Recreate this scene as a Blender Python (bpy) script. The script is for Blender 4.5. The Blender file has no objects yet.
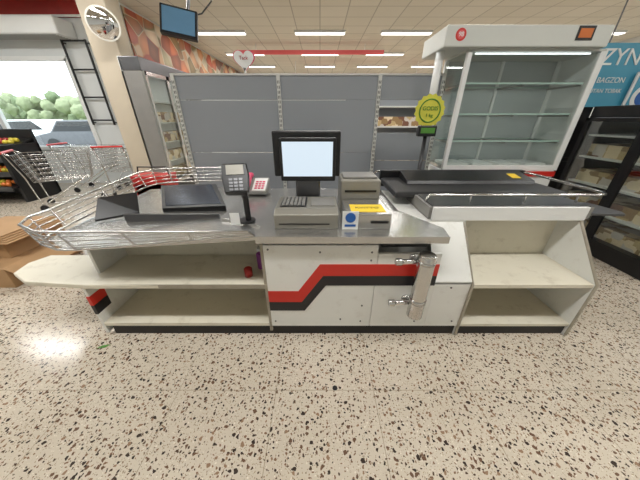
import bpy, bmesh, math, random
from mathutils import Vector, Matrix
random.seed(7)
scene=bpy.context.scene
try:
    scene.view_settings.view_transform='Standard'
except Exception: pass

def lin(c):
    c=c/255.0
    return c/12.92 if c<=0.04045 else ((c+0.055)/1.055)**2.4
def rgb(r,g,b): return (lin(r),lin(g),lin(b),1)

def mat(name,col,rough=0.5,metal=0.0,var=0.0,vscale=8,emit=None,estr=1.0,spec=None,bump=0.0,dirt=None,dscale=4,damt=0.5):
    m=bpy.data.materials.new(name); m.use_nodes=True
    nt=m.node_tree; b=nt.nodes['Principled BSDF']
    b.inputs['Base Color'].default_value=col
    b.inputs['Roughness'].default_value=rough
    b.inputs['Metallic'].default_value=metal
    if spec is not None: b.inputs['Specular IOR Level'].default_value=spec
    tc=nt.nodes.new('ShaderNodeTexCoord')
    if var>0 or dirt:
        n=nt.nodes.new('ShaderNodeTexNoise'); n.inputs['Scale'].default_value=vscale; n.inputs['Detail'].default_value=5
        nt.links.new(tc.outputs['Object'],n.inputs['Vector'])
        mx=nt.nodes.new('ShaderNodeMix'); mx.data_type='RGBA'
        d=tuple(max(0,x*(1-var)) for x in col[:3])+(1,)
        e=tuple(min(1,x*(1+var*0.5)) for x in col[:3])+(1,)
        mx.inputs['A'].default_value=d; mx.inputs['B'].default_value=e
        nt.links.new(n.outputs['Fac'],mx.inputs['Factor'])
        out=mx.outputs['Result']
        if dirt:
            n2=nt.nodes.new('ShaderNodeTexNoise'); n2.inputs['Scale'].default_value=dscale; n2.inputs['Detail'].default_value=8; n2.inputs['Roughness'].default_value=0.7
            nt.links.new(tc.outputs['Object'],n2.inputs['Vector'])
            r=nt.nodes.new('ShaderNodeValToRGB'); r.color_ramp.elements[0].position=0.55; r.color_ramp.elements[1].position=0.75
            r.color_ramp.elements[1].color=(damt,damt,damt,1)
            nt.links.new(n2.outputs['Fac'],r.inputs['Fac'])
            m2=nt.nodes.new('ShaderNodeMix'); m2.data_type='RGBA'
            m2.inputs['B'].default_value=dirt
            nt.links.new(out,m2.inputs['A']); nt.links.new(r.outputs['Color'],m2.inputs['Factor'])
            out=m2.outputs['Result']
        nt.links.new(out,b.inputs['Base Color'])
    if bump>0:
        n3=nt.nodes.new('ShaderNodeTexNoise'); n3.inputs['Scale'].default_value=60
        nt.links.new(tc.outputs['Object'],n3.inputs['Vector'])
        bp=nt.nodes.new('ShaderNodeBump'); bp.inputs['Strength'].default_value=bump
        nt.links.new(n3.outputs['Fac'],bp.inputs['Height']); nt.links.new(bp.outputs['Normal'],b.inputs['Normal'])
    if emit:
        b.inputs['Emission Color'].default_value=emit; b.inputs['Emission Strength'].default_value=estr
    return m

def glassmat(name,tint=(1,1,1,1),gl=0.12):
    m=bpy.data.materials.new(name); m.use_nodes=True; nt=m.node_tree
    for n in list(nt.nodes): nt.nodes.remove(n)
    o=nt.nodes.new('ShaderNodeOutputMaterial'); mx=nt.nodes.new('ShaderNodeMixShader')
    t=nt.nodes.new('ShaderNodeBsdfTransparent'); t.inputs['Color'].default_value=tint
    g=nt.nodes.new('ShaderNodeBsdfGlossy'); g.inputs['Roughness'].default_value=0.03
    mx.inputs[0].default_value=gl
    nt.links.new(t.outputs[0],mx.inputs[1]); nt.links.new(g.outputs[0],mx.inputs[2]); nt.links.new(mx.outputs[0],o.inputs[0])
    return m

M={}
M['white']=mat('white_laminate',rgb(230,230,225),0.4,var=0.05,vscale=4,dirt=rgb(165,152,132),dscale=9,damt=0.3)
M['cream']=mat('cream_shelf_laminate',rgb(222,216,198),0.45,var=0.07,vscale=4,dirt=rgb(145,128,100),dscale=9,damt=0.4)
M['edge']=mat('worn_edge',rgb(160,152,136),0.5,var=0.3,vscale=20)
M['steel']=mat('brushed_steel',rgb(196,195,192),0.24,0.85,var=0.22,vscale=5)
M['steeld']=mat('dark_steel',rgb(104,104,106),0.3,0.85,var=0.25,vscale=6)
M['chrome']=mat('chrome_wire',rgb(205,204,202),0.18,1.0,var=0.05)
M['black']=mat('black_plastic',rgb(20,20,22),0.35,var=0.2)
M['kick']=mat('kick_black',rgb(14,14,16),0.4,var=0.2,dirt=rgb(60,58,55),dscale=20,damt=0.4)
M['belt']=mat('rubber_belt',rgb(34,34,36),0.5,var=0.2)
M['navy']=mat('navy_plate',rgb(70,78,92),0.2,0.6,var=0.25)
M['red']=mat('red_plastic',rgb(200,40,32),0.4,var=0.1)
M['redstripe']=mat('red_stripe',rgb(205,46,34),0.4,var=0.1)
M['stripeblk']=mat('black_stripe',rgb(34,33,36),0.4,var=0.2)
M['grey']=mat('grey_plastic',rgb(132,130,126),0.45,var=0.1)
M['beigegrey']=mat('printer_grey',rgb(142,139,130),0.4,0.3,var=0.1)
M['whitep']=mat('white_plastic',rgb(228,229,227),0.35,var=0.03)
M['offw']=mat('header_white',rgb(202,204,198),0.4,var=0.04)
M['yellow']=mat('yellow_label',rgb(235,200,40),0.5,var=0.1)
M['blue']=mat('blue_label',rgb(30,90,165),0.5,var=0.05)
M['purple']=mat('purple_plastic',rgb(130,50,130),0.4,var=0.1)
M['pink']=mat('pink_plastic',rgb(215,75,110),0.4,var=0.1)
M['screen']=mat('screen_glow',rgb(120,130,140),0.2,emit=rgb(205,220,232),estr=0.95,var=0.02)
M['scrdark']=mat('screen_dark',rgb(60,80,90),0.15,var=0.1,emit=rgb(70,100,120),estr=0.3)
M['tv']=mat('tv_screen',rgb(70,105,130),0.12,var=0.3,vscale=5,emit=rgb(100,135,160),estr=0.35)
M['gond']=mat('gondola_panel',rgb(150,154,160),0.26,0.15,var=0.1,vscale=1.2)
M['backp']=mat('cabinet_back_panel',rgb(170,176,178),0.3,0.0,var=0.12,vscale=2)
M['gondpost']=mat('gondola_post',rgb(205,205,200),0.4,var=0.05)
M['wall']=mat('wall_paint_white',rgb(214,217,216),0.7,var=0.05,vscale=1)
M['pillar']=mat('pillar_paint',rgb(196,184,164),0.7,var=0.08,vscale=2)
M['glass']=glassmat('clear_glass',(0.94,0.965,0.955,1),0.07)
M['glassedge']=mat('glass_shelf_edge',rgb(190,214,206),0.15,var=0.05)
M['lamp']=mat('fluorescent_diffuser',rgb(255,252,246),0.5,emit=rgb(255,253,247),estr=2.8,var=0.01)
M['card']=mat('cardboard',rgb(176,140,100),0.8,var=0.2,vscale=8)
M['green']=mat('leaf_green',rgb(80,140,50),0.6,var=0.3)
M['lime']=mat('sign_yellowgreen',rgb(205,200,70),0.5,var=0.2)
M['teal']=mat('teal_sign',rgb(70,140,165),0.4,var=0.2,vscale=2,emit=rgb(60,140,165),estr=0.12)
M['grass']=mat('lawn',rgb(130,148,100),0.9,var=0.3,vscale=2)
M['foliage']=mat('tree_foliage',rgb(108,122,88),0.95,var=0.6,vscale=9,bump=0.6)
M['foliage2']=mat('tree_foliage_pale',rgb(138,146,112),0.95,var=0.6,vscale=9,bump=0.6)
M['trunk']=mat('bark',rgb(90,70,50),0.9,var=0.3)
M['asphalt']=mat('asphalt',rgb(165,163,160),0.9,var=0.2)
M['orange']=mat('orange_fruit',rgb(205,110,40),0.5,var=0.2)
M['lemon']=mat('lemon_fruit',rgb(205,185,60),0.5,var=0.2)
M['apple']=mat('apple_red',rgb(170,40,35),0.4,var=0.3)
M['rail']=mat('redpink_rail',rgb(205,85,85),0.5,var=0.05,emit=rgb(215,90,90),estr=0.1)
M['glow']=mat('strip_glow',rgb(255,255,250),0.5,var=0.01,emit=rgb(245,250,255),estr=2.2)  # white emitter, also on the strips added in refrigerator and display cabinet
M['carpaint']=mat('car_paint_red',rgb(150,35,35),0.25,0.2,var=0.05)

def floor_mat():
    m=bpy.data.materials.new('terrazzo_floor'); m.use_nodes=True; nt=m.node_tree; L=nt.links.new
    b=nt.nodes['Principled BSDF']; b.inputs['Roughness'].default_value=0.17
    b.inputs['Specular IOR Level'].default_value=0.5
    tc=nt.nodes.new('ShaderNodeTexCoord')
    nz=nt.nodes.new('ShaderNodeTexNoise'); nz.inputs['Scale'].default_value=48; nz.inputs['Detail'].default_value=2
    L(tc.outputs['Object'],nz.inputs['Vector'])
    va=nt.nodes.new('ShaderNodeVectorMath'); va.operation='MULTIPLY_ADD'
    L(nz.outputs['Color'],va.inputs[0]); va.inputs[1].default_value=(0.024,0.024,0.0); L(tc.outputs['Object'],va.inputs[2])
    base=nt.nodes.new('ShaderNodeTexNoise'); base.inputs['Scale'].default_value=1.6; base.inputs['Detail'].default_value=6
    L(tc.outputs['Object'],base.inputs['Vector'])
    mb=nt.nodes.new('ShaderNodeMix'); mb.data_type='RGBA'
    mb.inputs['A'].default_value=rgb(190,178,160); mb.inputs['B'].default_value=rgb(216,206,190); L(base.outputs['Fac'],mb.inputs['Factor'])
    cur=mb.outputs['Result']
    for sc,mn,mxv,cols in ((105,-0.10,0.32,[(160,142,120),(138,118,98),(230,222,208)]),(58,-0.36,0.40,[(84,66,54),(128,100,80),(60,50,46)]),(36,-0.42,0.38,[(60,50,46),(108,82,66),(146,118,96)])):
        v=nt.nodes.new('ShaderNodeTexVoronoi'); v.voronoi_dimensions='2D'; v.inputs['Scale'].default_value=sc
        L(va.outputs[0],v.inputs['Vector'])
        sx=nt.nodes.new('ShaderNodeSeparateColor'); L(v.outputs['Color'],sx.inputs[0])
        th=nt.nodes.new('ShaderNodeMapRange'); th.inputs['To Min'].default_value=mn; th.inputs['To Max'].default_value=mxv
        L(sx.outputs[0],th.inputs['Value'])
        lt=nt.nodes.new('ShaderNodeMath'); lt.operation='LESS_THAN'; L(v.outputs['Distance'],lt.inputs[0]); L(th.outputs[0],lt.inputs[1])
        cr=nt.nodes.new('ShaderNodeValToRGB'); cr.color_ramp.interpolation='CONSTANT'
        cr.color_ramp.elements[0].color=rgb(*cols[0]); cr.color_ramp.elements[1].color=rgb(*cols[1]); cr.color_ramp.elements[1].position=0.4
        e=cr.color_ramp.elements.new(0.75); e.color=rgb(*cols[2])
        L(sx.outputs[1],cr.inputs['Fac'])
        mx=nt.nodes.new('ShaderNodeMix'); mx.data_type='RGBA'
        L(lt.outputs[0],mx.inputs['Factor']); L(cur,mx.inputs['A']); L(cr.outputs['Color'],mx.inputs['B'])
        cur=mx.outputs['Result']
    br=nt.nodes.new('ShaderNodeTexBrick'); br.offset=0; br.inputs['Scale'].default_value=1
    br.inputs['Brick Width'].default_value=0.6; br.inputs['Row Height'].default_value=0.6; br.inputs['Mortar Size'].default_value=0.002
    br.inputs['Color1'].default_value=(0,0,0,1); br.inputs['Color2'].default_value=(0,0,0,1); br.inputs['Mortar'].default_value=(1,1,1,1)
    mp=nt.nodes.new('ShaderNodeMapping'); mp.inputs['Location'].default_value=(0.27,0.3,0); L(tc.outputs['Object'],mp.inputs['Vector']); L(mp.outputs[0],br.inputs['Vector'])
    mx=nt.nodes.new('ShaderNodeMix'); mx.data_type='RGBA'; mx.inputs['B'].default_value=rgb(140,126,106)
    mf=nt.nodes.new('ShaderNodeMath'); mf.operation='MULTIPLY'; mf.inputs[1].default_value=0.7; L(br.outputs['Color'],mf.inputs[0])
    L(mf.outputs[0],mx.inputs['Factor']); L(cur,mx.inputs['A']); L(mx.outputs['Result'],b.inputs['Base Color'])
    return m
def ceil_mat():
    m=bpy.data.materials.new('ceiling_tiles'); m.use_nodes=True; nt=m.node_tree; L=nt.links.new
    b=nt.nodes['Principled BSDF']; b.inputs['Roughness'].default_value=0.85
    tc=nt.nodes.new('ShaderNodeTexCoord')
    br=nt.nodes.new('ShaderNodeTexBrick'); br.offset=0; br.inputs['Scale'].default_value=1
    br.inputs['Brick Width'].default_value=0.6; br.inputs['Row Height'].default_value=0.6; br.inputs['Mortar Size'].default_value=0.012
    br.inputs['Color1'].default_value=rgb(212,205,190); br.inputs['Color2'].default_value=rgb(205,198,182); br.inputs['Mortar'].default_value=rgb(168,161,147)
    L(tc.outputs['Object'],br.inputs['Vector']); L(br.outputs['Color'],b.inputs['Base Color'])
    return m
def banner_mat():
    m=bpy.data.materials.new('produce_print'); m.use_nodes=True; nt=m.node_tree; L=nt.links.new
    b=nt.nodes['Principled BSDF']; b.inputs['Roughness'].default_value=0.5
    tc=nt.nodes.new('ShaderNodeTexCoord')
    v=nt.nodes.new('ShaderNodeTexVoronoi'); v.feature='SMOOTH_F1'; v.inputs['Smoothness'].default_value=0.25; v.inputs['Scale'].default_value=3.0; L(tc.outputs['Object'],v.inputs['Vector'])
    s=nt.nodes.new('ShaderNodeSeparateColor'); L(v.outputs['Color'],s.inputs[0])
    cr=nt.nodes.new('ShaderNodeValToRGB')
    els=cr.color_ramp.elements; els[0].color=rgb(120,75,48); els[1].position=0.28; els[1].color=rgb(185,80,50)
    for p,c in ((0.42,(215,150,90)),(0.58,(238,220,190)),(0.75,(130,120,70)),(0.9,(175,110,70))):
        e=els.new(p); e.color=rgb(*c)
    L(s.outputs[0],cr.inputs['Fac'])
    mx=nt.nodes.new('ShaderNodeMix'); mx.data_type='RGBA'; mx.blend_type='MULTIPLY'; mx.inputs['Factor'].default_value=0.8
    rr=nt.nodes.new('ShaderNodeMapRange'); rr.inputs['To Min'].default_value=1.2; rr.inputs['To Max'].default_value=0.25; L(v.outputs['Distance'],rr.inputs['Value'])
    L(cr.outputs['Color'],mx.inputs['A']); L(rr.outputs[0],mx.inputs['B']); L(mx.outputs['Result'],b.inputs['Base Color'])
    return m
def goods_mat():
    m=bpy.data.materials.new('packaged_goods'); m.use_nodes=True; nt=m.node_tree; L=nt.links.new
    b=nt.nodes['Principled BSDF']; b.inputs['Roughness'].default_value=0.5
    tc=nt.nodes.new('ShaderNodeTexCoord')
    v=nt.nodes.new('ShaderNodeTexVoronoi'); v.distance='CHEBYCHEV'; v.inputs['Scale'].default_value=9; L(tc.outputs['Object'],v.inputs['Vector'])
    s=nt.nodes.new('ShaderNodeSeparateColor'); L(v.outputs['Color'],s.inputs[0])
    cr=nt.nodes.new('ShaderNodeValToRGB'); cr.color_ramp.interpolation='CONSTANT'
    els=cr.color_ramp.elements; els[0].color=rgb(190,165,120); els[1].position=0.2; els[1].color=rgb(150,120,80)
    for p,c in ((0.4,(225,205,170)),(0.6,(120,80,60)),(0.8,(200,190,180))):
        e=els.new(p); e.color=rgb(*c)
    L(s.outputs[0],cr.inputs['Fac']); L(cr.outputs['Color'],b.inputs['Base Color'])
    return m
M['floor']=floor_mat(); M['ceil']=ceil_mat(); M['banner']=banner_mat(); M['goods']=goods_mat()

col=scene.collection
def link(o,parent=None):
    col.objects.link(o)
    if parent: o.parent=parent
    return o
def group(name,loc=(0,0,0),rot=(0,0,0)):
    e=bpy.data.objects.new(name,None); e.empty_display_size=0.1; e.location=loc; e.rotation_euler=rot; col.objects.link(e); return e
def fin(bm,name,m,parent,bevel=0,smooth=False):
    me=bpy.data.meshes.new(name); bmesh.ops.recalc_face_normals(bm,faces=bm.faces); bm.to_mesh(me); bm.free()
    o=bpy.data.objects.new(name,me); me.materials.append(M[m] if isinstance(m,str) else m)
    if smooth:
        for p in me.polygons: p.use_smooth=True
    if bevel>0:
        md=o.modifiers.new('bevel','BEVEL'); md.width=bevel; md.segments=2; md.limit_method='ANGLE'
    return link(o,parent)
def box(name,x0,x1,y0,y1,z0,z1,m,parent=None,bevel=0.0):
    return boxes(name,[(x0,x1,y0,y1,z0,z1)],m,parent,bevel)
def boxes(name,lst,m,parent=None,bevel=0.0):
    bm=bmesh.new()
    for (x0,x1,y0,y1,z0,z1) in lst:
        r=bmesh.ops.create_cube(bm,size=1)
        for v in r['verts']:
            v.co=Vector(((x0+x1)/2+v.co.x*(x1-x0),(y0+y1)/2+v.co.y*(y1-y0),(z0+z1)/2+v.co.z*(z1-z0)))
    return fin(bm,name,m,parent,bevel)
def prism(name,pts,axis,lo,hi,m,parent=None,bevel=0.0):
    bm=bmesh.new()
    def mk(p,h):
        if axis=='x': return (h,p[0],p[1])
        if axis=='y': return (p[0],h,p[1])
        return (p[0],p[1],h)
    a=[bm.verts.new(mk(p,lo)) for p in pts]; b=[bm.verts.new(mk(p,hi)) for p in pts]
    bm.faces.new(a); bm.faces.new(b[::-1])
    n=len(pts)
    for i in range(n): bm.faces.new((a[i],a[(i+1)%n],b[(i+1)%n],b[i]))
    return fin(bm,name,m,parent,bevel)
def slab(name,quad,th,m,parent=None,bevel=0.0):
    bm=bmesh.new(); a=[bm.verts.new(p) for p in quad]; b=[bm.verts.new((p[0],p[1],p[2]-th)) for p in quad]
    bm.faces.new(a); bm.faces.new(b[::-1]); n=len(quad)
    for i in range(n): bm.faces.new((a[i],a[(i+1)%n],b[(i+1)%n],b[i]))
    return fin(bm,name,m,parent,bevel)
def tubes(name,lines,r,m,parent=None,closed=False,res=3):
    cu=bpy.data.curves.new(name,'CURVE'); cu.dimensions='3D'; cu.bevel_depth=r; cu.bevel_resolution=res; cu.use_fill_caps=True
    for ln in lines:
        sp=cu.splines.new('POLY'); sp.points.add(len(ln)-1)
        for i,p in enumerate(ln): sp.points[i].co=(p[0],p[1],p[2],1)
        sp.use_cyclic_u=closed
    cu.materials.append(M[m]); o=bpy.data.objects.new(name,cu); return link(o,parent)
def cyl(name,p0,p1,r,m,parent=None,r2=None,seg=28,bevel=0.0):
    p0=Vector(p0);p1=Vector(p1);d=p1-p0
    bm=bmesh.new(); bmesh.ops.create_cone(bm,cap_ends=True,segments=seg,radius1=r,radius2=r if r2 is None else r2,depth=d.length)
    q=d.to_track_quat('Z','Y').to_matrix().to_4x4(); bm.transform(Matrix.Translation((p0+p1)/2)@q)
    o=fin(bm,name,m,parent,bevel)
    for p in o.data.polygons:
        if len(p.vertices)==4: p.use_smooth=True
    return o
def balls(name,lst,m,parent=None,sub=2):
    bm=bmesh.new()
    for c,r in lst:
        res=bmesh.ops.create_icosphere(bm,subdivisions=sub,radius=r)
        for v in res['verts']: v.co+=Vector(c)
    return fin(bm,name,m,parent,0,True)
def text(name,s,loc,size,m,parent=None,rot=(math.pi/2,0,0),ext=0.002):
    cu=bpy.data.curves.new(name,'FONT'); cu.body=s; cu.size=size; cu.extrude=ext; cu.align_x='CENTER'; cu.align_y='CENTER'
    cu.materials.append(M[m]); o=bpy.data.objects.new(name,cu); o.location=loc; o.rotation_euler=rot; return link(o,parent)
def lerp(a,b,t): return tuple(a[i]+(b[i]-a[i])*t for i in range(3))

CZ=3.55
XR=9.0; YE=18.0
# ---------------- room ----------------
box('floor',-10,XR,-3,YE,-0.1,0,'floor')
prism('ceiling',[(-10,-3),(XR,-3),(XR,YE),(-4,YE),(-4,6.2),(-10,6.2)],'z',CZ,CZ+0.1,'ceil')
wx0,wx1,wz0,wz1=-9.4,-5.3,0.85,2.6
boxes('wall_entrance',[(-10,wx0,6.2,6.35,0,CZ),(wx1,-4.0,6.2,6.35,0,CZ),(wx0,wx1,6.2,6.35,0,wz0),(wx0,wx1,6.2,6.35,wz1,CZ)],'wall')
g=group('window_1')
fr=[]
for x in (wx0,(wx0+wx1)/2,wx1): fr.append((x-0.05,x+0.05,6.17,6.25,wz0,wz1))
fr+= [(wx0,wx1,6.17,6.25,wz0-0.04,wz0+0.04),(wx0,wx1,6.17,6.25,wz1-0.04,wz1+0.04)]
boxes('frame',fr,'whitep',g)
box('pane',wx0,wx1,6.26,6.265,wz0,wz1,'glass',g)
box('wall_left',-10.15,-10,-3,6.35,0,CZ,'wall')
box('wall_side',-4.15,-4.0,6.35,YE,0,CZ,'wall')
box('wall_back',-4.15,XR+0.15,YE,YE+0.15,0,CZ,'wall')
box('wall_right',XR,XR+0.15,-3,YE,0,CZ,'wall')
box('wall_front',-10.15,XR+0.15,-3.15,-3,0,CZ,'wall')
box('baseboard_entrance',-5.2,-4.0,6.17,6.2,0,0.1,'grey')
g=group('structural_pillar'); box('shaft',-3.80,-3.35,5.0,5.35,0,CZ,'pillar',g,0.01); box('base_trim',-3.82,-3.33,4.98,5.37,0,0.12,'grey',g)
# outdoors
box('ground_lawn',-80,-4.2,6.4,80,-0.15,-0.02,'grass')
box('parking_road',-80,-4.2,6.4,20,-0.1,0.0,'asphalt')
tex=bpy.data.textures.new('leafy','CLOUDS'); tex.noise_scale=0.35
for i,(x,y,s) in enumerate([(-34,34,2.6),(-29,33,2.3),(-44,36,3.0),(-50,38,3.0),(-25,31,2.6),(-39,37,2.6),(-56,40,3.2),(-32,38,3.2)]):
    g=group('garden_tree',(x,y,0))
    cyl('trunk',(0,0,0),(0,0,1.5),0.15,'trunk',g)
    cr=balls('crown',[((random.gauss(0,0.6)*s,random.gauss(0,0.35)*s,1.0+random.random()*s*0.9),s*random.uniform(0.15,0.35)) for k in range(26)],'foliage' if i%2 else 'foliage2',g,sub=3)
    d=cr.modifiers.new('leafy','DISPLACE'); d.texture=tex; d.strength=0.6; d.texture_coords='GLOBAL'
def car(x,y,m):
    g=group('parked_car',(x,y,0))
    prism('body',[(-2.1,0.3),(-2.1,0.75),(-1.3,0.9),(-0.8,1.4),(0.8,1.42),(1.4,0.95),(2.1,0.8),(2.1,0.3)],'y',-0.85,0.85,m,g,0.05)
    prism('side_windows',[(-1.15,0.93),(-0.75,1.33),(0.75,1.35),(1.2,0.95)],'y',-0.86,0.86,'black',g)
    for wx in (-1.3,1.3): cyl('wheel',(wx,-0.88,0.32),(wx,0.88,0.32),0.32,'kick',g)
car(-15.5,14.5,'whitep'); car(-21,15.5,'carpaint'); car(-11.2,13.0,'steeld')

# ---------------- ceiling lights ----------------
for yy in (0.6,4.0,8.2,10.6,12.9,15.4):
    for xx in (-6.4,-4.6,-2.65,0.0,2.3,4.7,7.4):
        if yy>6.2 and xx<-4: continue
        g=group('fluorescent_ceiling_light',(xx,yy,CZ))
        box('housing',-0.68,0.68,-0.10,0.10,-0.05,0,'whitep',g)
        box('diffuser',-0.65,0.65,-0.08,0.08,-0.065,-0.05,'lamp',g)
        la=bpy.data.lights.new('tube_light','AREA'); la.shape='RECTANGLE'; la.size=1.3; la.size_y=0.25; la.energy=36 if yy<6 else 27; la.color=(0.99,0.985,0.965)
        lo=bpy.data.objects.new('tube_light',la); lo.location=(0,0,-0.09); link(lo,g)
g=group('aisle_header_rail',(0,9.4,0)); box('bar',-2.6,2.0,-0.05,0.05,3.28,3.38,'rail',g); tubes('hangers',[[(-2,0,3.38),(-2,0,CZ)],[(1.4,0,3.38),(1.4,0,CZ)]],0.01,'whitep',g)
g=group('aisle_header_rail',(0,12.0,0)); box('bar',-1.2,5.6,-0.05,0.05,3.0,3.14,'red',g); tubes('hangers',[[(-1,0,3.14),(-1,0,CZ)],[(4,0,3.14),(4,0,CZ)]],0.01,'whitep',g)

# ---------------- checkout counter ----------------
C=group('checkout_counter')
XL,XM,XR0,XR1=-1.62,-0.36,1.05,1.88
YF=1.32; YB=1.72
box('left_kick',XL+0.03,XM,YF+0.02,YB,0,0.10,'kick',C)
box('left_bottom_shelf',XL,XM,YF,YB,0.10,0.13,'cream',C,0.002)
box('left_back',XL,XM,YB,YB+0.02,0.10,0.80,'cream',C)
box('left_side',XL-0.02,XL,YF,YB+0.02,0.03,0.46,'white',C,0.002)
box('side_stripe_red',XL-0.022,XL+0.001,YF-0.003,YF+0.12,0.30,0.38,'redstripe',C)
box('side_stripe_black',XL-0.022,XL+0.001,YF-0.003,YF+0.12,0.22,0.30,'stripeblk',C)
prism('left_shelf_board',[(XM,YF),(-1.6,YF-0.01),(-2.05,YF+0.03),(-2.24,YF+0.13),(-2.28,YF+0.27),(-2.22,YB-0.01),(XM,YB)],'z',0.455,0.49,'cream',C,0.006)
box('board_edge_trim',-1.6,XM,YF-0.006,YF-0.001,0.456,0.489,'edge',C)
boxes('shelf_supports',[(-1.62,-1.60,1.45,YB,0.49,0.76)],'white',C)
box('rear_body_left',-1.55,XM,1.76,2.40,0.05,0.78,'grey',C)
box('rear_body_mid',XM,XR0,1.60,2.40,0.05,0.84,'white',C)
box('rear_body_right',XR0+0.02,1.90,1.80,2.52,0.05,0.84,'grey',C)
box('rear_kick',-1.5,1.85,1.82,2.36,0,0.05,'kick',C)
box('mid_kick',XM,XR0,YF+0.02,YB,0,0.10,'kick',C)
box('mid_front_panel',XM,0.37,YF,YF+0.02,0.10,0.79,'white',C,0.002)
box('mid_front_panel_right',0.373,0.78,YF,YF+0.02,0.10,0.73,'white',C,0.002)
box('dark_gap_block',0.40,0.70,YF+0.05,1.58,0.75,0.80,'black',C,0.003)  # black block put in as the dark gap and clutter under the top
box('mid_front_panel_low',0.78,XR0-0.02,YF,YF+0.02,0.10,0.50,'white',C,0.002)
slab('mid_slope_panel',[(0.78,YF,0.51),(XR0-0.02,YF,0.51),(XR0-0.02,1.60,0.83),(0.78,1.60,0.83)],0.02,'white',C)
box('mid_left_side',XM-0.02,XM,YF,YB,0.05,0.80,'edge',C,0.002)
box('mid_under_rail',XM,0.78,YF+0.03,YF+0.05,0.80,0.84,'steeld',C)
yS=YF-0.003
def stripe(name,zl0,zl1,zr0,zr1,xb0,xb1,m):
    prism(name,[(XM,zl0),(xb0+0.0,zl0),(xb1,zr0),(0.78,zr0),(0.78,zr1),(xb1-0.02,zr1),(xb0-0.02,zl1),(XM,zl1)],'y',yS,YF+0.001,m,C)
stripe('stripe_red',0.335,0.43,0.56,0.65,-0.13,0.02,'redstripe')
stripe('stripe_black',0.255,0.333,0.48,0.558,-0.11,0.04,'stripeblk')
bm=bmesh.new()
for (x,z) in [(-0.33,0.76),(0.0,0.74),(0.33,0.74),(0.72,0.70),(-0.33,0.15),(0.3,0.15),(0.7,0.15),(0.3,0.3),(0.33,0.68),(0.9,0.46),(0.98,0.15),(0.15,0.17)]:
    r=bmesh.ops.create_uvsphere(bm,u_segments=8,v_segments=6,radius=0.007)
    for v in r['verts']: v.co+=Vector((x,YF-0.001,z))
fin(bm,'panel_screws','steeld',C)
prism('steel_top',[(XM-0.03,YF-0.03),(0.78,YF-0.03),(0.80,1.42),(0.60,1.75),(0.60,2.40),(XM-0.35,2.40),(XM-0.35,1.6),(XM-0.03,1.45)],'z',0.84,0.865,'steel',C,0.003)
box('front_lip',XM-0.03,0.78,YF-0.035,YF-0.028,0.82,0.865,'steel',C)
bed=[(XM-0.03,YF,0.85),(-1.62,YF,0.77),(-1.84,1.45,0.77),(-1.70,2.38,0.86),(XM-0.35,2.45,0.88),(XM-0.03,2.0,0.87)]
slab('bagging_bed',bed,0.025,'steel',C,0.003)
slab('chute_rim',[(-0.74,1.80,0.885),(-1.26,1.82,0.855),(-1.52,2.28,0.925),(-0.98,2.26,0.95)],0.05,'black',C,0.004)
slab('chute_plate',[(-0.79,1.84,0.892),(-1.25,1.86,0.866),(-1.47,2.24,0.925),(-1.01,2.22,0.949)],0.004,'navy',C)
slab('bagging_flap',[(-1.42,1.78,0.84),(-1.68,1.66,0.82),(-1.72,1.80,0.95),(-1.50,1.93,0.96)],0.015,'black',C,0.003)
box('bagging_divider',-1.45,-0.75,1.66,1.68,0.80,0.865,'steeld',C)
bot=[(-0.40,1.31,0.865),(-1.50,1.29,0.775),(-1.63,1.30,0.77),(-1.79,1.36,0.775),(-1.85,1.47,0.785),(-1.84,1.60,0.80),(-1.72,2.36,0.89),(-1.66,2.44,0.90),(-1.52,2.47,0.91),(-0.85,2.49,0.93)]
top=[(-0.42,1.28,0.90),(-1.54,1.26,0.91),(-1.67,1.27,0.91),(-1.84,1.35,0.915),(-1.91,1.47,0.92),(-1.90,1.60,0.925),(-1.78,2.38,1.02),(-1.70,2.48,1.03),(-1.54,2.51,1.04),(-0.84,2.52,1.05)]
lines=[[lerp(b,t,k/4) for b,t in zip(bot,top)] for k in range(1,4)]
tubes('basket_wires',lines,0.004,'chrome',C)
tubes('basket_frame',[top,bot],0.008,'chrome',C)
vs=[]
for i in range(len(bot)-1):
    n=max(1,int((Vector(bot[i+1])-Vector(bot[i])).length/0.3))
    for k in range(n): vs.append([lerp(bot[i],bot[i+1],k/n),lerp(top[i],top[i+1],k/n)])
vs.append([bot[-1],top[-1]]); vs.append([bot[0],top[0]])
tubes('basket_uprights',vs,0.005,'chrome',C)
prof=[(YF,0.0),(YF,0.48),(1.62,0.84),(1.78,0.84),(1.78,0.0)]
prism('right_inner_side',prof,'x',XR0-0.02,XR0,'white',C,0.002)
prism('right_outer_side',prof,'x',XR1,XR1+0.022,'white',C,0.002)
tubes('side_edges',[[(XR1+0.011,YF-0.001,0.01),(XR1+0.011,YF-0.001,0.48),(XR1+0.011,1.62,0.842)],[(XR0-0.01,YF-0.001,0.01),(XR0-0.01,YF-0.001,0.48),(XR0-0.01,1.62,0.842)]],0.011,'edge',C)
box('right_kick',XR0,XR1,YF+0.02,YF+0.05,0,0.09,'kick',C)
box('right_bottom_shelf',XR0,XR1,YF+0.005,1.76,0.09,0.115,'cream',C,0.002)
box('right_mid_shelf',XR0,XR1,YF+0.005,1.76,0.45,0.48,'cream',C,0.002)
box('right_back',XR0,XR1,1.76,1.78,0.02,0.84,'cream',C)
box('belt_fascia',0.80,1.90,1.60,1.62,0.84,0.94,'whitep',C,0.003)
box('belt_frame',0.78,1.95,1.62,2.56,0.845,0.935,'grey',C,0.004)
box('belt_side_plate',0.80,1.92,1.62,1.92,0.935,0.945,'steeld',C,0.002)
box('belt_surface',0.62,2.05,1.93,2.50,0.90,0.955,'belt',C,0.02)
box('belt_rear_wall',0.62,2.10,2.50,2.56,0.86,1.02,'black',C,0.006)
prism('belt_cover',[(2.20,0.955),(2.22,0.985),(2.44,1.03),(2.46,0.955)],'x',0.80,1.98,'black',C,0.004)
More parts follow.
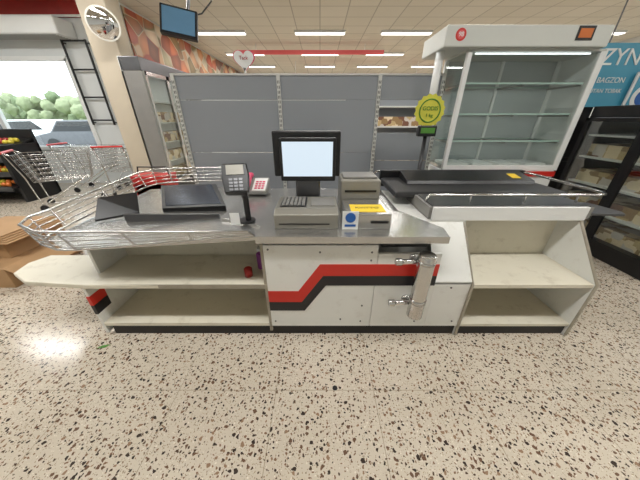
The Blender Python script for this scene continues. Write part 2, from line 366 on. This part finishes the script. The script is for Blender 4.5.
slab('cover_label',[(1.80,2.26,0.999),(1.88,2.26,0.999),(1.88,2.36,1.019),(1.80,2.36,1.019)],0.002,'yellow',C)
tubes('bumper_rail',[[(0.78,1.72,0.95),(0.80,1.70,1.0),(2.02,1.70,1.0),(2.09,1.72,1.0),(2.12,1.78,1.0),(2.12,2.45,1.0),(2.06,2.56,1.0),(0.6,2.58,1.0),(0.5,2.5,0.95)]],0.011,'chrome',C)
tubes('rail_posts',[[(x,1.70,0.93),(x,1.70,1.0)] for x in (1.1,1.5,1.88)],0.008,'chrome',C)
prism('end_tray',[(1.90,1.64),(2.20,1.62),(2.24,1.68),(2.20,1.90),(1.90,1.92)],'z',0.865,0.88,'steeld',C,0.003)
g=C
cyl('gate_post_tube',(0.64,1.225,0.30),(0.64,1.225,0.78),0.05,'chrome',g,seg=40,bevel=0.006)
cyl('gate_post_collar',(0.64,1.225,0.42),(0.64,1.225,0.45),0.053,'steel',g,seg=40)
cyl('gate_post_collar_top',(0.64,1.225,0.72),(0.64,1.225,0.74),0.053,'steel',g,seg=40)
for z in (0.70,0.37):
    cyl('gate_arm',(0.66,1.28,z),(0.50,1.27,z),0.017,'chrome',g)
    cyl('gate_arm_knob',(0.51,1.27,z),(0.47,1.27,z),0.024,'steel',g,bevel=0.004)
    cyl('gate_mount',(0.60,1.30,z),(0.60,1.33,z),0.03,'steel',g)
    cyl('gate_bracket',(0.64,1.24,z),(0.64,1.325,z),0.02,'steel',g)

# ------------- items on counter -----------
TZ=0.866
g=group('cash_register_base',(-0.09,1.56,TZ))
prism('body',[(-0.16,0),(-0.16,0.095),(-0.10,0.118),(0.16,0.118),(0.16,0)],'x',-0.20,0.205,'beigegrey',g,0.006)
box('key_plate',-0.17,0.0,-0.08,0.12,0.118,0.126,'steeld',g,0.003)
boxes('keys',[(-0.16+i*0.026,-0.14+i*0.026,-0.07+j*0.03,-0.048+j*0.03,0.126,0.133) for i in range(6) for j in range(6)],'grey',g,0.002)
box('slot_panel',0.03,0.19,-0.06,0.10,0.118,0.124,'grey',g,0.002)
box('front_slot',-0.17,0.15,-0.163,-0.158,0.03,0.037,'black',g)
g=group('receipt_printer',(0.30,1.60,TZ))
box('drawer',-0.14,0.15,-0.20,0.10,0,0.10,'steel',g,0.006)
box('drawer_handle',0.02,0.13,-0.206,-0.20,0.04,0.055,'black',g)
box('label_card',-0.16,-0.06,-0.208,-0.202,0.0,0.12,'whitep',g)
cyl('label_logo',(-0.11,-0.211,0.08),(-0.11,-0.208,0.08),0.032,'blue',g)
box('label_text',-0.145,-0.075,-0.2095,-0.208,0.02,0.035,'blue',g)
box('printer_body',-0.15,0.14,0.12,0.38,0.0,0.235,'beigegrey',g,0.012)
box('paper_slot',-0.12,0.11,0.115,0.125,0.15,0.165,'black',g)
box('paper_lid',-0.13,0.12,0.17,0.36,0.235,0.25,'grey',g,0.005)
box('yellow_note',-0.10,0.12,-0.16,-0.02,0.10,0.103,'yellow',g)
text('note_text','KVITTO',(0.01,-0.09,0.104),0.045,'black',g,rot=(0,0,0),ext=0.0005)
g=group('touchscreen_monitor',(-0.09,1.80,TZ))
box('stand_base',-0.13,0.13,-0.07,0.14,0,0.015,'black',g,0.004)
box('stand_neck',-0.06,0.06,0.0,0.05,0.0,0.34,'black',g,0.004)
box('rear_display',-0.245,0.235,0.0,0.05,0.245,0.555,'black',g,0.01)
box('front_display',-0.19,0.20,-0.06,0.0,0.225,0.515,'black',g,0.008)
box('screen',-0.170,0.178,-0.063,-0.059,0.26,0.49,'screen',g)
box('neck_cover',-0.09,0.09,-0.04,0.03,0.02,0.245,'steeld',g,0.01)
g=group('card_terminal',(-0.50,1.53,TZ))
cyl('base_plate',(0,0,0),(0,0,0.012),0.055,'black',g)
tubes('stand_arm',[[(0.01,0,0.01),(0.01,0,0.16),(-0.01,-0.01,0.26)]],0.02,'black',g)
T=bpy.data.objects.new('terminal_head',None); T.location=(-0.03,-0.01,0.29); T.rotation_euler=(math.radians(-38),0,math.radians(14)); link(T,g)
prism('housing',[(-0.07,-0.10),(-0.085,0.02),(-0.075,0.10),(0.075,0.10),(0.085,0.02),(0.07,-0.10)],'y',-0.02,0.035,'black',T,0.01)
box('display',-0.052,0.052,-0.024,-0.019,0.02,0.085,'beigegrey',T)
boxes('keypad',[(-0.04+i*0.03,-0.02+i*0.03,-0.024,-0.019,-0.085+j*0.022,-0.071+j*0.022) for i in range(3) for j in range(4)],'steeld',T)
box('price_card',-0.09,-0.03,-0.06,-0.055,0.0,0.08,'whitep',g)
g=group('telephone',(-0.58,2.20,0.885))
prism('body',[(-0.1,0),(-0.1,0.03),(0.1,0.11),(0.1,0)],'x',-0.10,0.10,'grey',g,0.006)
tubes('handset',[[(-0.07,-0.09,0.07),(-0.07,-0.05,0.085),(-0.07,0.07,0.14),(-0.07,0.11,0.13)]],0.024,'pink',g)
slab('keypad_sheet',[(-0.03,-0.09,0.038),(0.09,-0.09,0.038),(0.09,0.08,0.106),(-0.03,0.08,0.106)],0.003,'whitep',g)
boxes('buttons',[(-0.01+i*0.03,0.012+i*0.03,-0.07+j*0.03,-0.05+j*0.03,0.045+j*0.012,0.055+j*0.012) for i in range(3) for j in range(4)],'pink',g)
g=group('red_bottle_cap',(-0.51,1.42,0.49)); cyl('cap',(0,0,0),(0,0,0.06),0.028,'apple',g); cyl('rim',(0,0,0.06),(0,0,0.066),0.022,'red',g)
g=group('purple_spray_bottle',(-0.44,1.52,0.49)); cyl('bottle',(0,0,0),(0,0,0.13),0.028,'purple',g,bevel=0.008); cyl('neck',(0,0,0.13),(0,0,0.16),0.01,'purple',g); box('trigger',-0.012,0.012,-0.035,0.015,0.16,0.18,'whitep',g,0.003)

bm=bmesh.new(); bmesh.ops.create_circle(bm,cap_ends=True,segments=7,radius=0.017,matrix=Matrix.Translation((0.093,0.913,0.001))); fin(bm,'floor_stain','black',None)
bm=bmesh.new(); vv=[bm.verts.new(p) for p in [(-1.63,1.20,0.002),(-1.60,1.225,0.006),(-1.55,1.235,0.002),(-1.575,1.205,0.004)]]; bm.faces.new(vv); fin(bm,'fallen_leaf','green',None)

# ---------------- gondola ----------------
g=group('gondola_shelving')
GY=3.3
xs=[-1.69,-0.48,0.69,1.42]
for i in range(3):
    a,b=xs[i]+0.02,xs[i+1]-0.02
    box('panel_top',a,b,GY,GY+0.02,1.69,1.93,'gond',g,0.003)
    if i<2: box('panel_mid',a,b,GY,GY+0.02,1.1,1.685,'gond',g,0.003)
    else: box('panel_mid',a,b,GY,GY+0.02,1.0,1.33,'gond',g,0.003)
    box('panel_low',a,b,GY,GY+0.02,0.15,1.095 if i<2 else 0.995,'gond',g,0.003)
    box('base_deck',a,b,GY-0.40,GY,0.12,0.15,'gondpost',g); box('base_front',a,b,GY-0.40,GY-0.38,0,0.12,'gondpost',g)
for x in xs:
    box('upright',x-0.02,x+0.02,GY-0.02,GY+0.03,0,1.95,'gondpost',g,0.002)
    boxes('slots',[(x-0.012,x-0.005,GY-0.0215,GY-0.019,0.3+k*0.05,0.33+k*0.05) for k in range(32)]+[(x+0.005,x+0.012,GY-0.0215,GY-0.019,0.3+k*0.05,0.33+k*0.05) for k in range(32)],'black',g)
box('top_cap',xs[0],xs[3],GY-0.015,GY+0.03,1.93,1.95,'gondpost',g)
g=group('grocery_aisle_shelf',(2.2,6.0,0))
box('back',-1.6,1.4,0.4,0.45,0,1.9,'gond',g); boxes('shelves',[(-1.6,1.4,0,0.4,z,z+0.03) for z in (0.1,0.5,0.9,1.3,1.7)],'gondpost',g)
boxes('goods',[(-1.55,1.35,0.05,0.35,z+0.03,z+0.22) for z in (0.1,0.5,0.9,1.3)],'goods',g)
g=group('heart_sign',(-0.85,GY,1.951))
pts=[]
for k in range(40):
    t=2*math.pi*k/40
    pts.append((0.0068*16*math.sin(t)**3, 0.125+0.0068*(13*math.cos(t)-5*math.cos(2*t)-2*math.cos(3*t)-math.cos(4*t))))
prism('heart',pts,'y',-0.01,0.01,'whitep',g)
prism('heart_border',[(x*1.12,0.128+(z-0.125)*1.06) for x,z in pts],'y',0.011,0.02,'pink',g)
box('clip',-0.01,0.01,-0.01,0.01,0,0.05,'whitep',g)
text('heart_text','Tack',(0,-0.012,0.14),0.05,'apple',g)
g=group('shopping_basket_stack',(-2.15,3.15,0))
for k in range(8):
    z=0.02+k*0.09
    prism('basket',[(-0.18,z),(-0.22,z+0.2),(0.22,z+0.2),(0.18,z)],'y',-0.14,0.14,'red',g,0.01)
boxes('foot',[(-0.18,0.18,-0.14,0.14,0,0.02)],'black',g)
tubes('handle',[[(-0.2,0,0.84),(-0.18,0,0.94),(0.18,0,0.94),(0.2,0,0.84)]],0.01,'black',g)

# ---------------- left: promo wall, fridge, mirror, TV -------------
g=group('produce_wall_banner'); box('print',-3.995,-3.97,6.4,17.5,2.7,3.5,'banner',g); box('rim',-4.0,-3.965,6.4,17.5,2.64,2.7,'apple',g)
g=group('glass_door_refrigerator')
FB=-3.32; FX=-2.98; F0,F1=4.85,6.9; FH=2.4
box('rear_box',FB,FB+0.03,F0,F1,0.0,FH,'whitep',g)
box('top_box',FB,FX,F0,F1,FH-0.2,FH,'steeld',g,0.01)
box('bottom_box',FB,FX,F0,F1,0,0.3,'black',g,0.01)
boxes('end_panels',[(FB,FX,F0,F0+0.04,0.3,FH-0.2),(FB,FX,F1-0.04,F1,0.3,FH-0.2)],'grey',g)
fy=(F0+0.03,F0+0.66,F0+0.71,F0+1.34,F0+1.39,F1-0.03)
boxes('door_frames',[(FX,FX+0.04,y-0.025,y+0.025,0.3,FH-0.2) for y in fy]+[(FX,FX+0.04,F0,F1,0.3,0.36),(FX,FX+0.04,F0,F1,FH-0.26,FH-0.2)],'chrome',g)
tubes('door_handles',[[(FX+0.07,y,1.0),(FX+0.07,y,1.6)] for y in (F0+0.60,F0+1.28)],0.012,'chrome',g)
box('glass',FX+0.01,FX+0.015,F0+0.04,F1-0.04,0.36,FH-0.26,'glass',g)
box('glow_strip',FX-0.05,FX-0.03,F0+0.1,F1-0.1,FH-0.24,FH-0.22,'glow',g)  # glowing strip added so the refrigerator contents look lit
boxes('shelves',[(FB+0.03,FX-0.05,F0+0.05,F1-0.05,z,z+0.02) for z in (0.7,1.05,1.4,1.75)],'gondpost',g)
boxes('goods',[(FB+0.06,FX-0.1,F0+0.1,F1-0.1,z+0.02,z+0.2) for z in (0.35,0.7,1.05,1.4)],'goods',g)
g=group('convex_mirror',(-3.32,4.78,2.78)); g.rotation_mode='QUATERNION'
g.rotation_quaternion=Vector((3.2,-4.2,-1.3)).to_track_quat('Z','Y')
bm=bmesh.new(); bmesh.ops.create_uvsphere(bm,u_segments=40,v_segments=40,radius=0.36)
bmesh.ops.delete(bm,geom=[v for v in bm.verts if v.co.z<0.305],context='VERTS')
for v in bm.verts: v.co.z-=0.30
fin(bm,'mirror_dome',mat('mirror',rgb(225,225,225),0.03,1.0,var=0.01),g,0,True)
bm=bmesh.new(); bmesh.ops.create_cone(bm,cap_ends=True,segments=40,radius1=0.16,radius2=0.215,depth=0.05); bmesh.ops.translate(bm,vec=(0,0,-0.02),verts=bm.verts); fin(bm,'rim',mat('mirror_rim',rgb(225,222,212),0.4,var=0.02),g,0.008)
cyl('bracket',(0,0,-0.04),(0,0,-0.28),0.02,'steel',g)
g=group('hanging_television',(-1.58,3.5,2.46),(math.radians(-18),math.radians(8),math.radians(14)))
box('housing',-0.19,0.19,0,0.06,-0.15,0.15,'black',g,0.012); box('screen',-0.165,0.165,-0.004,0.001,-0.12,0.125,'tv',g)
cyl('mount',(0,0.06,0),(0,0.14,0.02),0.04,'black',g)
tubes('arm',[[(0,0.13,0.02),(0.05,0.2,0.25),(0.14,0.1,1.08)]],0.02,'steeld',g)
tubes('cable',[[(0.05,0.08,0.1),(0.22,0.1,0.2),(0.33,0.05,0.32),(0.30,0.0,0.5),(0.26,0.0,1.0)]],0.008,'black',g)
g=group('wall_ladder_rack')
tubes('rails',[[(-5.2,6.12,1.35),(-5.2,6.12,2.9)],[(-4.72,6.12,1.35),(-4.72,6.12,2.9)]],0.022,'black',g)
tubes('rungs',[[(-5.2,6.12,z),(-4.72,6.12,z)] for z in (1.45,1.9,2.4,2.88)],0.016,'black',g)
tubes('wall_standoffs',[[(x,6.12,z),(x,6.2,z)] for x in (-5.2,-4.72) for z in (1.4,2.85)],0.012,'black',g)
g=group('air_curtain_unit'); box('casing',-7.9,-4.9,5.75,6.19,2.90,3.18,'whitep',g,0.03); boxes('grille',[(-7.8,-5.0,5.80+k*0.06,5.82+k*0.06,2.895,2.90) for k in range(6)],'grey',g)
g=group('promo_wall_sign'); box('board',-7.0,-4.6,6.15,6.19,3.25,3.52,'apple',g,0.004); box('band',-7.0,-4.6,6.145,6.15,3.25,3.29,'whitep',g)

g=group('produce_display_stand',(-6.75,4.95,0))
boxes('frame',[(-1.0,-0.94,-0.35,0.35,0,1.05),(0.9,0.96,-0.35,0.35,0,1.05),(-1.0,0.96,0.3,0.35,0,1.3)],'black',g)
fb={'orange':[],'lemon':[],'apple':[]}
for k,(z,y) in enumerate([(0.30,-0.35),(0.54,-0.2),(0.78,-0.05),(1.02,0.05)]):
    slab('tray',[(-0.97,y-0.1,z),(0.93,y-0.1,z),(0.93,0.3,z+0.12),(-0.97,0.3,z+0.12)],0.03,'black',g)
    box('tray_lip',-0.97,0.93,y-0.12,y-0.1,z-0.05,z+0.04,'steeld',g)
    for i in range(18):
        for j in range(2):
            c=['orange','lemon','apple','lemon'][(i//2+k)%4]
            fb[c].append(((-0.9+i*0.1+random.uniform(-.02,.02),y-0.03+j*0.11,z+0.06+j*0.03),0.045))
for c in fb: balls('fruit_'+c,fb[c],c,g)
def cart(loc,rz):
    g=group('shopping_cart',loc,(0,0,math.radians(rz)))
    def ring(z,x0,x1,w0,w1): return [(x0,-w0,z),(x1,-w1,z),(x1,w1,z),(x0,w0,z)]
    rings=[]
    for k in range(7):
        t=k/6; rings.append(ring(0.5+0.45*t,-0.36-0.09*t,0.40+0.08*t,0.19+0.08*t,0.15+0.05*t))
    tubes('basket_rings',rings,0.005,'chrome',g,closed=True,res=1)
    b=ring(0.5,-0.36,0.40,0.19,0.15); t=ring(0.95,-0.45,0.48,0.27,0.20); vs=[]
    for i in range(4):
        n=12 if i%2==0 else 6
        for k in range(n):
            vs.append([lerp(b[i],b[(i+1)%4],k/n),lerp(t[i],t[(i+1)%4],k/n)])
    for k in range(7):
        y=-0.15+k*0.05; vs.append([(-0.36,y*1.2,0.5),(0.40,y,0.5)])
    tubes('basket_wires',vs,0.003,'chrome',g,res=1)
    tubes('chassis',[[(-0.45,s*0.25,0.95),(-0.52,s*0.25,1.0),(-0.42,s*0.24,0.6),(-0.38,s*0.24,0.12),(0.45,s*0.17,0.12)] for s in (-1,1)]+[[(0.30,s*0.17,0.5),(-0.30,s*0.23,0.14)] for s in (-1,1)]+[[(0.45,-0.17,0.12),(0.45,0.17,0.12)]],0.011,'chrome',g)
    tubes('handle',[[(-0.53,-0.26,1.0),(-0.53,0.26,1.0)]],0.018,'red',g)
    for x,y in ((-0.38,-0.24),(-0.38,0.24),(0.43,-0.16),(0.43,0.16)):
        cyl('wheel',(x,y-0.012,0.055),(x,y+0.012,0.055),0.055,'black',g); tubes('fork',[[(x,y,0.055),(x,y,0.12)]],0.012,'steel',g)
cart((-4.75,4.5,0),35); cart((-4.25,5.45,0),105); cart((-5.1,5.6,0),10)
g=group('cardboard_pile',(-3.35,2.3,0))
box('crate_bottom',-0.45,0.35,-0.4,0.35,0,0.22,'card',g,0.005)
box('crate_mid',-0.42,0.2,-0.2,0.4,0.22,0.4,'card',g,0.005)
for k in range(5): box('sheet',-0.45+0.02*k,0.33-0.03*k,-0.25+0.015*k,0.36,0.405+k*0.012,0.413+k*0.012,'card',g)
slab('open_flap',[(0.35,-0.4,0.22),(0.35,0.3,0.22),(0.52,0.3,0.12),(0.52,-0.4,0.12)],0.006,'card',g)

# ---------------- right: display cabinet ----------
g=group('glass_display_cabinet')
x0,x1,y0,y1=1.48,2.85,2.98,3.5
box('base',x0,x1,y0,y1,0.0,0.93,'whitep',g,0.01)
box('deck',x0+0.03,x1-0.03,y0+0.02,y1-0.03,0.93,0.97,'steel',g)
boxes('deck_trays',[(x0+0.08+k*0.32,x0+0.34+k*0.32,y0+0.08,y1-0.1,0.97,1.0) for k in range(4)],'whitep',g,0.004)
box('price_rail',x0,x1,y0-0.02,y0,0.86,0.92,'red',g)
boxes('corner_posts',[(x0,x0+0.045,y0,y0+0.045,0.93,2.1),(x1-0.045,x1,y0,y0+0.045,0.93,2.1),(x0,x0+0.04,y1-0.04,y1,0.93,2.1),(x1-0.04,x1,y1-0.04,y1,0.93,2.1)],'whitep',g,0.004)
box('bottom_rail',x0,x1,y0-0.002,y0+0.03,0.93,0.99,'whitep',g,0.004)
box('right_side',x1,x1+0.02,y0,y1,0.93,2.1,'whitep',g)
box('left_glass',x0+0.01,x0+0.016,y0+0.04,y1-0.04,0.97,2.1,'glass',g)
box('back_panel',x0+0.04,x1-0.04,y1-0.02,y1-0.014,0.97,2.1,'backp',g)
box('back_mullion',(x0+x1)/2-0.015,(x0+x1)/2+0.015,y1-0.04,y1-0.02,0.97,2.1,'whitep',g)
box('front_glass',x0+0.04,x1-0.04,y0+0.01,y0+0.016,0.97,2.1,'glass',g)
box('glow_strip',x0+0.1,x1-0.1,y0+0.05,y0+0.06,2.075,2.085,'glow',g)  # added glowing strip, brightens the cabinet interior
for z in (1.25,1.53,1.82):
    box('glass_shelf',x0+0.05,x1-0.05,y0+0.06,y1-0.05,z,z+0.010,'glass',g); box('shelf_edge',x0+0.05,x1-0.05,y0+0.052,y0+0.06,z-0.002,z+0.014,'glassedge',g)
    box('shelf_back_edge',x0+0.05,x1-0.05,y1-0.05,y1-0.045,z-0.002,z+0.012,'glassedge',g)
boxes('shelf_brackets',[(x,x+0.015,y0+0.06,y1-0.03,z-0.02,z) for z in (1.25,1.53,1.82) for x in (x0+0.05,(x0+x1)/2,x1-0.065)],'grey',g)
box('header',1.20,2.78,y0-0.06,y1,2.11,2.28,'offw',g,0.012)
box('header_under',x0,x1,y0+0.0,y1,2.09,2.11,'offw',g)
cyl('round_sticker',(1.34,y0-0.063,2.205),(1.34,y0-0.060,2.205),0.05,'red',g); cyl('sticker_center',(1.34,y0-0.066,2.205),(1.34,y0-0.063,2.205),0.034,'rail',g)
text('sticker_text','98',(1.34,y0-0.068,2.205),0.05,'whitep',g)
box('poster',2.44,2.60,y0-0.065,y0-0.06,2.16,2.27,'kick',g); box('poster_photo',2.46,2.58,y0-0.068,y0-0.065,2.18,2.25,'orange',g)
cyl('cup_dispenser',(1.25,3.1,1.45),(1.25,3.1,2.12),0.04,'whitep',g)
g=group('customer_display_pole',(1.08,2.68,0))
cyl('base',(0,0,0),(0,0,0.02),0.12,'black',g); cyl('pole',(0,0,0.02),(0,0,1.40),0.02,'black',g)
box('display',-0.09,0.09,-0.04,0.02,1.33,1.43,'black',g,0.008); box('display_glass',-0.07,0.07,-0.043,-0.039,1.36,1.41,'green',g)
bm=bmesh.new(); vv=[]
for k in range(32):
    r=0.15 if k%2 else 0.135; a=2*math.pi*k/32; vv.append(bm.verts.new((r*math.cos(a),0,1.56+r*math.sin(a))))
f=bm.faces.new(vv); r=bmesh.ops.extrude_face_region(bm,geom=[f]); bmesh.ops.translate(bm,vec=(0,0.008,0),verts=[e for e in r['geom'] if isinstance(e,bmesh.types.BMVert)])
fin(bm,'round_sign','lime',g)
tubes('sign_ring',[[(0.10*math.cos(2*math.pi*k/24),-0.002,1.56+0.10*math.sin(2*math.pi*k/24)) for k in range(24)]],0.006,'green',g,closed=True)
text('sign_text','GODIS',(0,-0.005,1.58),0.05,'green',g); text('sign_price','1 kg',(0,-0.005,1.52),0.045,'green',g)
g=group('tobacco_cabinet'); box('carcass',2.95,3.55,3.55,4.1,0,1.95,'black',g,0.01); boxes('door_panels',[(2.98,3.52,3.535,3.55,0.1,0.95),(2.98,3.52,3.535,3.55,1.0,1.9)],'kick',g,0.004)
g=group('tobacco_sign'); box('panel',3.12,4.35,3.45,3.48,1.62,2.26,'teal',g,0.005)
text('sign_title','ZYN',(3.50,3.445,2.12),0.23,'whitep',g,ext=0.004); text('sign_line_1','BAGZON',(3.50,3.445,1.90),0.08,'whitep',g); text('sign_line_2','UTAN TOBAK',(3.49,3.445,1.79),0.062,'whitep',g)
boxes('hanger',[(3.3,3.31,3.46,3.47,2.26,CZ),(4.0,4.01,3.46,3.47,2.26,CZ)],'steeld',g)
g=group('tin_poster'); box('board',3.74,4.2,3.40,3.42,1.45,1.98,'whitep',g,0.004); box('backdrop',3.77,4.17,3.396,3.40,1.48,1.95,'teal',g)
cyl('tin_print',(3.93,3.392,1.72),(3.93,3.396,1.72),0.14,'whitep',g); cyl('tin_label_print',(3.93,3.388,1.72),(3.93,3.392,1.72),0.09,'blue',g)
boxes('hanger',[(3.8,3.805,3.405,3.41,1.98,CZ),(4.1,4.105,3.405,3.41,1.98,CZ)],'steeld',g)
g=group('drinks_cooler')
X=3.3; Ya,Yb=2.0,3.3
box('rear',3.95,4.0,Ya,Yb,0,1.62,'black',g); boxes('top_bottom',[(X,3.95,Ya,Yb,1.5,1.62),(X,3.95,Ya,Yb,0,0.16)],'black',g,0.006)
boxes('ends',[(X,3.95,Ya,Ya+0.04,0.16,1.5),(X,3.95,Yb-0.04,Yb,0.16,1.5)],'black',g)
boxes('door_frames',[(X-0.03,X,y-0.025,y+0.025,0.16,1.5) for y in (Ya+0.025,(Ya+Yb)/2-0.026,(Ya+Yb)/2+0.026,Yb-0.025)]+[(X-0.03,X,Ya,Yb,0.16,0.2),(X-0.03,X,Ya,Yb,1.46,1.5)],'black',g)
box('door_glass',X-0.018,X-0.012,Ya,Yb,0.2,1.46,'glass',g)
box('glow_strip',X+0.02,X+0.04,Ya+0.06,Yb-0.06,1.47,1.49,'glow',g)
boxes('shelves',[(X+0.05,3.95,Ya+0.04,Yb-0.04,z,z+0.02) for z in (0.45,0.75,1.05,1.3)],'gondpost',g)
boxes('stock',[(X+0.12,3.9,Ya+0.06,Yb-0.06,z+0.02,z+0.16) for z in (0.16,0.45,0.75,1.05)],'goods',g)

# ---------------- world & camera ----------------
sl=bpy.data.lights.new('sun','SUN'); sl.energy=4.0; sl.angle=0.02; so=bpy.data.objects.new('sun',sl); so.rotation_euler=(math.radians(35),0,math.radians(-50)); link(so)
w=bpy.data.worlds.new('World'); scene.world=w; w.use_nodes=True
w.node_tree.nodes['Background'].inputs[0].default_value=(0.82,0.91,1,1); w.node_tree.nodes['Background'].inputs[1].default_value=4.5
cam=bpy.data.cameras.new('camera'); cam.lens=13.5; cam.sensor_width=36; cam.clip_start=0.02
co=bpy.data.objects.new('camera',cam); co.location=(0,0,1.5); co.rotation_euler=(math.radians(63),0,0); col.objects.link(co); scene.camera=co
